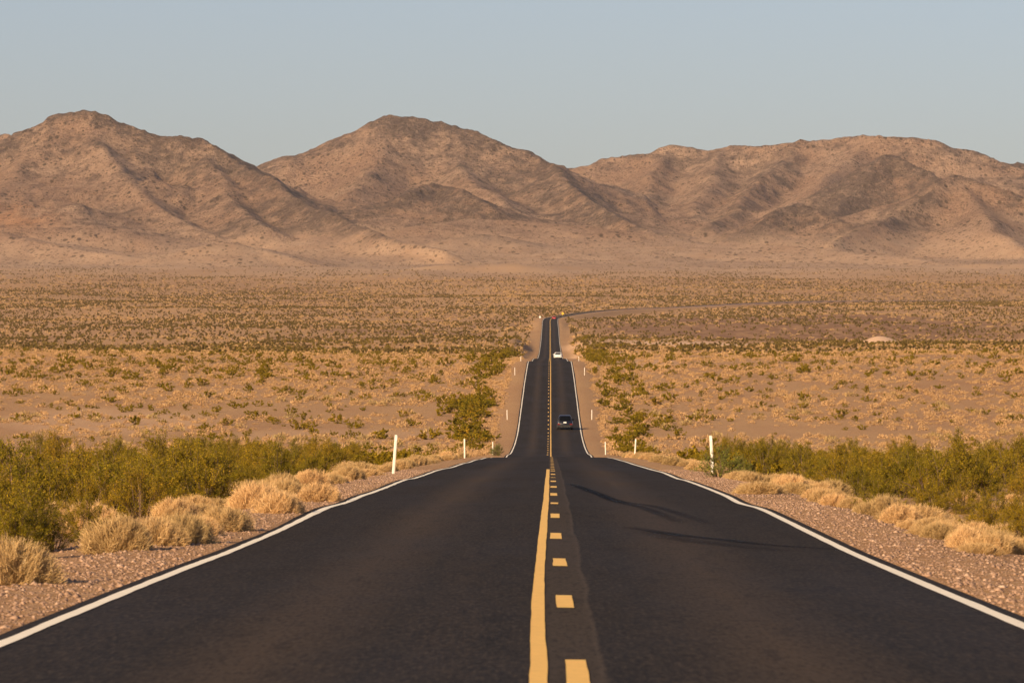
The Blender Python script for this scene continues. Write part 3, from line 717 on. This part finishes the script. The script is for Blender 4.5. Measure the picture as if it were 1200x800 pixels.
# two fresher green bushes
for (px, d, s, lab) in ((843, 150, .80, 'fresh green bush at the foot of the right-hand first white post'),
                        (583, 455, .95, 'small bright green bush beside the left road edge in the dip'),
                        (866, 158, .62, 'smaller fresh green bush just right of the right-hand first white post')):
    x = wx(px, d); z = float(ground_z(np.array([x]), np.array([float(d)]))[0])
    o = bush_copy(GREEN, x, d, z - .02, s, rng.uniform(0, 6), True, 0); o.name = 'green_bush'; tag(o, lab, 'bush', 'fresh green roadside bushes')

# dry straw bushes along both gravel shoulders
dry = []
hand = [(12, 49.5, .72, .9), (212, 65.5, .68, .9), (140, 62.5, .72, .85), (182, 64.5, .62, .8), (262, 72, .66, .9), (232, 69.5, .5, .9), (328, 84, .66, .8), (300, 88, .8, .85), (372, 99, .7, .8),
        (892, 108, .85, .95)]
for px, d, s, q in hand: dry.append((wx(px, d), d, s))
for k in range(150):
    d = 62 + 60 * rng.uniform(0, 1) ** 1.2 if k < 75 else 115 + 240 * rng.uniform(0, 1) ** 1.1
    o = rng.uniform(1.6, 2.75); dry.append((float(road_x(d)) + 3.65 + o, d, rng.uniform(.36, .58) * (1 if d < 110 else 1.3)))
for k in range(95):
    d = 84 + 270 * rng.uniform(0, 1) ** 1.15
    o = rng.uniform(1.6, 2.9); dry.append((float(road_x(d)) - 3.65 - o, d, rng.uniform(.42, .8) * (1 if d < 150 else 1.1)))
for k in range(46):
    d = 52 + 60 * rng.uniform(0, 1); sd2 = rng.choice([-1, 1]); o = rng.uniform(3.0, 6.5)
    x = float(road_x(d)) + sd2 * (3.65 + o)
    if abs(x) / d < .112: dry.append((x, d, rng.uniform(.35, .7)))
dry = np.array(dry); dz = ground_z(dry[:, 0], dry[:, 1]); out = []
for i in range(len(dry)):
    o = bpy.data.objects.new('dry_bush', STRAW[i % 6]); COL.objects.link(o)
    place(o, dry[i, 0], dry[i, 1], dz[i] - .02, dry[i, 2] * 1.05 * (1 if i < 9 else rng.uniform(.75, 1.2)), rng.uniform(0, 6.28), rng.uniform(.85, 1.05) if i < 9 else rng.uniform(.5, 1.05)); out.append((o, dry[i, 0], dry[i, 1], dry[i, 2]))
lab_hand = {0: 'low straw-coloured bush at the left border, its shadow on the gravel', 1: 'broad straw-coloured bush on the left verge, its shadow on the gravel',
            9: 'rounded pale straw bush right of the right-hand first post'}
for i, t_ in lab_hand.items(): tag(out[i][0], t_, 'bush', 'dry straw bushes along the shoulders')
label_all([q for i, q in enumerate(out) if i not in lab_hand], 'straw', 'dry bush', 'bush', 'dry straw bushes along the shoulders')

# pale low bushes over the flats
def dens_pale(x, d, px):
    p = patch(x, d, 51, 22, 38); left = px < 600
    dd = .35 + .5 * (p > -.15)
    dd = np.where(((d > 560) & (d < 690) & left & (p < .1)) | ((d > 520) & (d < 620) & ~left & (p < -.1)), .06, dd)
    dd = dd * np.where(d > 900, .45, .85) * (1 - sand(px, d))
    return np.where(off_of(x, d) > 4.5, dd, 0)
x, d = scatter(64000, 480, 1700, dens_pale); sc = rng.gamma(5, .15, len(x)).clip(.35, 1.5)
x2 = []; 
for side in (-1, 1):
    dd = 480 + 900 * rng.uniform(0, 1, 900) ** 1.3; oo = rng.uniform(1.9, 5.0, 900) * (1 + dd / 2500); x2.append(np.stack([road_x(dd) + side * (3.65 + oo), dd], 1))
x2 = np.concatenate(x2); x = np.concatenate([x, x2[:, 0]]); d = np.concatenate([d, x2[:, 1]]); sc = np.concatenate([sc, rng.uniform(.5, 1.0, len(x2))])
z = ground_z(x, d) - .02; order = np.argsort(-sc / d)
out = []
for i in order[:290]:
    o = bpy.data.objects.new('pale_bush', BUR[i % 5]); COL.objects.link(o); place(o, x[i], d[i], z[i], sc[i], rng.uniform(0, 6.28)); out.append((o, x[i], d[i], sc[i]))
label_all(out, 'pale', 'low bush', 'bush', 'pale low bushes on the flats')
rest = order[290:]
merged('pale_scrub', [straw_geo(370 + i, .55, .42, 64, .045) for i in range(6)], np.stack([x[rest], d[rest], z[rest]], 1), sc[rest], [M['bursage']], 'pale tan low scrub spread over the near flats', 'scrub')
x, d = scatter(38000, 1150, 5400, lambda x, d, px: np.where(off_of(x, d) > 4, np.clip(.5 + .8 * patch(x, d, 52, 60, 130), .08, 1) * (1 - sand(px, d)) * (1 - sstep(3600, 5500, d)) ** 2 * np.where((d > 2700) & (off_of(x, d) < 13), 0, 1) * (1 - .3 * stony(px, d)), 0))
merged('pale_far_scrub', BURFG, np.stack([x, d, ground_z(x, d)], 1), rng.uniform(.8, 1.5, len(x)) * (1 + d / 6000), [M['bursage']], 'pale tan scrub spread over the far bajada', 'scrub')
x, d = scatter(125000, 1300, 6700, lambda x, d, px: np.where(off_of(x, d) > 5, np.clip(.6 + .8 * patch(x, d, 53, 70, 160), .08, 1) * (1 - sand(px, d)) * (.07 + (1 - sstep(3600, 6100, d + 500 * patch(x, d, 54, 200, 500))) ** 2.2) * np.where((d > 2700) & (off_of(x, d) < 13), 0, 1) * (1 - .3 * stony(px, d)), 0))
merged('olive_far_scrub', FARG, np.stack([x, d, ground_z(x, d) - .05], 1), rng.uniform(.8, 1.9, len(x)), [M['stem'], M['scrub']], 'olive scrub dotted over the far bajada below the mountains', 'scrub')

# loose stones on the shoulders
oc = np.array([(1, 0, 0), (0, 1, 0), (-1, 0, 0), (0, -1, 0), (0, 0, .7), (0, 0, -.7)], float)
of = np.array([(0, 1, 4), (1, 2, 4), (2, 3, 4), (3, 0, 4), (1, 0, 5), (2, 1, 5), (3, 2, 5), (0, 3, 5)])
stones = []
for i in range(8): stones.append((oc * np.random.RandomState(i).uniform(.6, 1.3, (6, 3)), of, np.full(6, (i + .5) / 8)))
ns = 42000; sdn = rng.choice([-1, 1], ns); dd = 30 + 150 * rng.uniform(0, 1, ns) ** 1.3; oo = 3.86 + np.abs(rng.normal(.8, .85, ns))
x = road_x(dd) + sdn * oo; sp = road_pt(oo * sdn, dd, 0)[:, 2]; shz = sp - np.interp(oo, [3.78, 3.95, 4.3, 4.7, 5.1, 5.6, 6.1, 6.6], [.010, .018, .05, .07, .10, .16, .26, .42])
z = np.maximum(ground_z(x, dd), shz)
merged('gravel', stones, np.stack([x, dd, z + .004], 1), rng.gamma(2.0, .0068, ns).clip(.006, .045), [M['stone']], 'pinkish gravel stones strewn along both road shoulders', 'gravel')

# ------------------------------------------------------------------ solid helpers
def bm_obj(name, parts, mat, parent=None, smooth=False):
    """parts: list of (verts, faces) with mixed polygons"""
    V, F = [], []
    for v, f in parts:
        b0 = len(V); V += [tuple(p) for p in v]; F += [tuple(i + b0 for i in q) for q in f]
    me = bpy.data.meshes.new(name); me.from_pydata(V, [], F); me.materials.append(mat); me.update()
    if smooth:
        for p in me.polygons: p.use_smooth = True
    o = link(name, me, parent); return o
def box(x0, x1, y0, y1, z0, z1):
    v = [(x0, y0, z0), (x1, y0, z0), (x1, y1, z0), (x0, y1, z0), (x0, y0, z1), (x1, y0, z1), (x1, y1, z1), (x0, y1, z1)]
    return v, [(0, 3, 2, 1), (4, 5, 6, 7), (0, 1, 5, 4), (1, 2, 6, 5), (2, 3, 7, 6), (3, 0, 4, 7)]
def cyl(p, axis, r, L, n=20, r2=None):
    """closed cylinder centred on p along axis 'x' or 'z'"""
    v = []; r2 = r if r2 is None else r2
    for e, rr in ((-L/2, r), (L/2, r2)):
        for i in range(n):
            a = 2*math.pi*i/n; c, s = rr*math.cos(a), rr*math.sin(a)
            v.append((p[0]+e, p[1]+c, p[2]+s) if axis == 'x' else (p[0]+c, p[1]+s, p[2]+e))
    f = [(i, (i+1) % n, n+(i+1) % n, n+i) for i in range(n)] + [tuple(range(n))[::-1], tuple(range(n, 2*n))]
    return v, f
def loft(secs, cap=True):
    n = len(secs[0]); v = [p for s in secs for p in s]; f = []
    for k in range(len(secs)-1):
        for i in range(n): f.append((k*n+i, k*n+(i+1) % n, (k+1)*n+(i+1) % n, (k+1)*n+i))
    if cap: f += [tuple(range(n))[::-1], tuple(range((len(secs)-1)*n, len(secs)*n))]
    return v, f

# ------------------------------------------------------------------ delineator posts and signs
M['post'] = mat_plain('white_post', (.74, .70, .62), .6); M['steel'] = mat_plain('galvanised', (.42, .41, .40), .45, .7)
M['reflector'] = mat_plain('reflector', (.85, .84, .80), .2); M['sign_yellow'] = mat_plain('sign_yellow', (.85, .55, .03), .4)
M['black'] = mat_plain('black_trim', (.012, .012, .013), .5)
def post(x, d, lean, label, base_up=0.0):
    z = float(ground_z(np.array([x]), np.array([float(d)]))[0]); r = bpy.data.objects.new('delineator_post', None); COL.objects.link(r); r.empty_display_size = .2
    secs = []
    for zz, w_ in ((-.2, .044), (.6, .044), (1.17, .044), (1.20, .034)):
        t = .012; secs.append([(-w_, 0, zz), (-w_*.55, -t, zz), (w_*.55, -t, zz), (w_, 0, zz), (w_*.5, t*.7, zz), (-w_*.5, t*.7, zz)])
    bm_obj('stake', [loft(secs)], M['post'], r); bm_obj('reflector', [box(-.036, .036, -.018, -.0135, 1.02, 1.13)], M['reflector'], r)
    r.location = (x, d, z); r.rotation_euler = (0, lean, rng.uniform(-.1, .1)); tag(r, label, 'marker post', 'white roadside delineator posts')
names = ['first and largest', 'second', 'third', 'fourth', 'fifth', 'sixth', 'seventh', 'eighth']
for k in range(1, 7):
    d = 160.0 * k
    for side, sn in ((-1, 'left'), (1, 'right')):
        o = {(1, -1): 1.05, (1, 1): 1.46, (2, -1): 1.5, (2, 1): 1.65}.get((k, side), 1.55 if k < 5 else 1.7)
        lean = {(1, -1): .075, (1, 1): -.045, (2, 1): .06, (2, -1): -.01}.get((k, side), rng.uniform(-.03, .03))
        post(float(road_x(d)) + side * (3.65 + o), d, lean, '%s white marker post from the camera on the %s road edge' % (names[k-1], sn))
# object marker and curve warning sign at the far bend
def sign(name, x, d, label, cat, kind):
    z = float(ground_z(np.array([x]), np.array([float(d)]))[0]); r = bpy.data.objects.new(name, None); COL.objects.link(r); r.location = (x, d, z); tag(r, label, cat)
    bm_obj('post', [box(-.035, .035, -.03, .03, -.3, 2.2)], M['steel'], r)
    if kind == 'diamond':
        a = .70; c = 2.35; t = .004
        v = [(0, -.036-t, c-a), (a, -.036-t, c), (0, -.036-t, c+a), (-a, -.036-t, c), (0, -.036, c-a), (a, -.036, c), (0, -.036, c+a), (-a, -.036, c)]
        f = [(0, 1, 2, 3), (7, 6, 5, 4), (0, 4, 5, 1), (1, 5, 6, 2), (2, 6, 7, 3), (3, 7, 4, 0)]
        bm_obj('sign_panel', [(v, f)], M['sign_yellow'], r)
        bm_obj('arrow', [box(-.10, -.03, -.045, -.0415, c-.35, c+.05), box(-.10, .16, -.045, -.0415, c+.053, c+.12),
                         ([(.16, -.045, c-.02), (.34, -.045, c+.087), (.16, -.045, c+.19), (.16, -.0415, c-.02), (.34, -.0415, c+.087), (.16, -.0415, c+.19)],
                          [(0, 1, 2), (5, 4, 3), (0, 3, 4, 1), (1, 4, 5, 2), (2, 5, 3, 0)])], M['black'], r)
    else:
        bm_obj('sign_panel', [box(-.38, .38, -.040, -.036, 1.5, 2.4)], M['reflector'], r)
    return r
sign('warning_sign', wx(659.4, 2690), 2690, 'yellow diamond warning sign where the far road bends right', 'road sign', 'diamond')
sign('marker_panel', wx(632.8, 2560), 2560, 'tiny white panel left of the road at the far bend', 'road sign', 'panel')

# ------------------------------------------------------------------ cars
M['glass'] = mat_plain('car_glass', (.003, .004, .006), .3, 0, 0); M['glass'].node_tree.nodes['Principled BSDF'].inputs['Specular IOR Level'].default_value = .12; M['tyre'] = mat_plain('tyre', (.015, .015, .015), .85); M['rim'] = mat_plain('rim', (.35, .35, .36), .3, .8)
M['tail'] = mat_plain('tail_light', (.16, .010, .010), .25, 0, .3); M['plate'] = mat_plain('number_plate', (.75, .75, .74), .5); M['chrome'] = mat_plain('chrome', (.6, .58, .55), .18, 1.0)
def car_sec(y, wb, zb, wm, zm, ws, zs, n=0):
    """one cross section of the body, lower sill to shoulder"""
    pts = [(wb*.96, zb), (wb, zb+.06), (wm, zm-.12), (wm, zm), (ws, zs-.03), (ws-.05, zs)]
    return [(a, y, b_) for a, b_ in pts] + [(-a, y, b_) for a, b_ in pts[::-1]]
def make_car(name, style, paint, label):
    """origin on the road under the middle of the car; the rear faces -Y (towards the camera)"""
    r = bpy.data.objects.new(name, None); COL.objects.link(r); r.empty_display_size = .5; tag(r, label, 'car')
    suv = style == 'suv'; L = 2.30; H = 1.66 if suv else 1.46; sh = 1.00 if suv else .93; deck = sh if suv else .98
    S = []
    for y, wb, zb, wm, zm, ws, zs in ((-L, .70, .36, .78, .55, .74, .80 if not suv else .90), (-L+.06, .78, .28, .87, .58, .83, deck-.05), (-L+.25, .86, .24, .91, .62, .86, deck),
                                      (-1.0, .89, .22, .925, .62, .88, sh+.01), (0, .89, .21, .925, .62, .88, sh), (1.0, .89, .22, .92, .6, .86, sh-.03),
                                      (1.7, .87, .24, .90, .56, .80, sh-.12), (L-.12, .80, .26, .84, .5, .74, .74), (L, .66, .34, .72, .48, .62, .62)):
        S.append(car_sec(y, wb, zb, wm, zm, ws, zs))
    bm_obj('body', [loft(S)], paint, r, True)
    # cabin: pillars and roof as one shell, glass set proud of it
    yr0, yr1, yf1, yf0 = (-L+.22, -L+.62, .25, 1.05) if suv else (-L+.62, -1.10, .15, .95)
    def cab(y, w_, z): return [(w_, y, z), (w_-.03, y, z+.0), (-w_+.03, y, z), (-w_, y, z)]
    Wb, Wt = .84, .62; zb = sh-.06
    secs = []
    for y, wt, z in ((yr0, Wb-.02, zb+.02), (yr0+(yr1-yr0)*.5, (Wb+Wt)/2, (zb+H)/2), (yr1-.03, Wt+.02, H-.05), (yr1+.12, Wt, H-.01), (-.5, Wt+.01, H), (yf1-.1, Wt, H-.03), (yf1+.05, Wt, H-.07), (yf0, Wb-.08, zb+.03)):
        secs.append([(Wb, y, zb), (wt+.02, y, z-.05), (wt-.06, y, z), (-wt+.06, y, z), (-wt-.02, y, z-.05), (-Wb, y, zb)])
    bm_obj('cabin', [loft(secs)], paint, r, True)
    def quad(pts, n_, off=.012):
        q = [(p[0]+n_[0]*off, p[1]+n_[1]*off, p[2]+n_[2]*off) for p in pts]; k = [(p[0]-n_[0]*.01, p[1]-n_[1]*.01, p[2]-n_[2]*.01) for p in pts]
        return q + k, [(0, 1, 2, 3), (7, 6, 5, 4), (0, 4, 5, 1), (1, 5, 6, 2), (2, 6, 7, 3), (3, 7, 4, 0)]
    t0, t1 = .10, .86
    def lerp(a, b_, t): return a + (b_ - a) * t
    def rear(t, e): return (e * (lerp(Wb, Wt, t) - .13), lerp(yr0, yr1, t), lerp(zb+.02, H-.04, t))
    bm_obj('rear_window', [quad([rear(t0, -1), rear(t0, 1), rear(t1, 1), rear(t1, -1)], (0, -.9, .43), .03)], M['glass'], r)
    def fr(t, e): return (e * (lerp(Wb-.08, Wt, t) - .08), lerp(yf0, yf1, t), lerp(zb+.03, H-.07, t))
    bm_obj('windscreen', [quad([fr(.1, 1), fr(.1, -1), fr(.9, -1), fr(.9, 1)], (0, .7, .7), .03)], M['glass'], r)
    for e in (-1, 1):
        a = [(e*(Wb+.0), yr0+.42, zb+.10), (e*(Wb-.0), yf0-.25, zb+.10), (e*(Wt+.04), yf1-.08, H-.12), (e*(Wt+.04), yr1+.10, H-.12)]
        bm_obj('side_window', [quad(a if e > 0 else a[::-1], (e*.95, 0, .3), .02)], M['glass'], r)
        bm_obj('mirror', [loft([[(e*.86, .72, sh), (e*.86, .86, sh), (e*.86, .86, sh+.12), (e*.86, .72, sh+.12)], [(e*1.06, .70, sh+.0), (e*1.06, .84, sh+.02), (e*1.06, .84, sh+.17), (e*1.06, .70, sh+.18)]])], paint if not suv else M['black'], r)
        x0, x1 = (.56, .86); zt = (.93 if suv else .90)
        bm_obj('tail_light', [box(min(e*x0, e*x1), max(e*x0, e*x1), -L-.012, -L+.20, zt-.34, zt-.20)], M['tail'], r)
        bm_obj('headlight', [box(min(e*.5, e*.78), max(e*.5, e*.78), L-.25, L-.02, .56, .68)], M['plate'], r)
    bm_obj('bumper', [loft([[(-.84*k, y, z0), (.84*k, y, z0), (.84*k, y, z1), (-.84*k, y, z1)] for y, k, z0, z1 in ((-L-.09, .92, .34, .54), (-L-.05, .99, .30, .58), (-L+.10, 1.02, .28, .60))])], M['black'] if suv else paint, r)
    bm_obj('trim_strip', [box(-.62, .62, -L-.112, -L-.092, .335, .375)], M['chrome'], r)
    pz = .86 if suv else .60
    bm_obj('number_plate', [box(-.17, .17, -L-(.03 if suv else .10), -L-(.012 if suv else .088), pz-.08, pz+.08)], M['plate'], r)
    for yy in (-1.42, 1.42):
        for e in (-1, 1):
            wv = bm_obj('wheel', [cyl((e*.80, yy, .34), 'x', .34, .24, 28)], M['tyre'], r, False)
            bm_obj('rim', [cyl((e*.925, yy, .34), 'x', .22, .012, 20)], M['rim'], wv)
    return r
p_black = mat_plain('black_paint', (.004, .0045, .012), .35, 0, .25); p_white = mat_plain('white_car_paint', (.80, .79, .76), .3, 0, .8); p_red = mat_plain('red_car_paint', (.50, .02, .02), .3, 0, .8)
def drive(r, o, d):
    h = math.atan2(float(road_x(d + 3) - road_x(d - 3)), 6.0); pt = road_pt(np.array([o]), np.array([float(d)]))[0]
    sl = math.atan2(float(road_z(d + 2) - road_z(d - 2)), 4.0); r.location = tuple(pt); r.rotation_euler = (sl, 0, -h)
drive(make_car('parked_suv', 'suv', p_black, 'black SUV driving away in the right lane, nearest car'), 1.82, 612)
drive(make_car('white_sedan', 'sedan', p_white, 'white car in the right lane at the second crest'), 1.75, 1168)
drive(make_car('red_sedan', 'sedan', p_red, 'small red car on the far straight just before the bend'), 1.7, 2640)
bpy.data.objects['parked_suv'].name = 'black_suv'

# ------------------------------------------------------------------ haze
hm = bpy.data.materials.new('haze_air'); hm.use_nodes = True; t = hm.node_tree; t.nodes.clear()
ov = t.nodes.new('ShaderNodeOutputMaterial'); pv = t.nodes.new('ShaderNodeVolumePrincipled')
pv.inputs['Density'].default_value = 1.8e-5; pv.inputs['Color'].default_value = (.93, .93, .97, 1); pv.inputs['Anisotropy'].default_value = .2
t.links.new(pv.outputs[0], ov.inputs['Volume'])
hz = bm_obj('haze', [box(-4900, 4900, -260, 11500, -14, 640)], hm); tag(hz, kind='stuff', label='thin pale haze in the air over the whole valley', cat='haze')
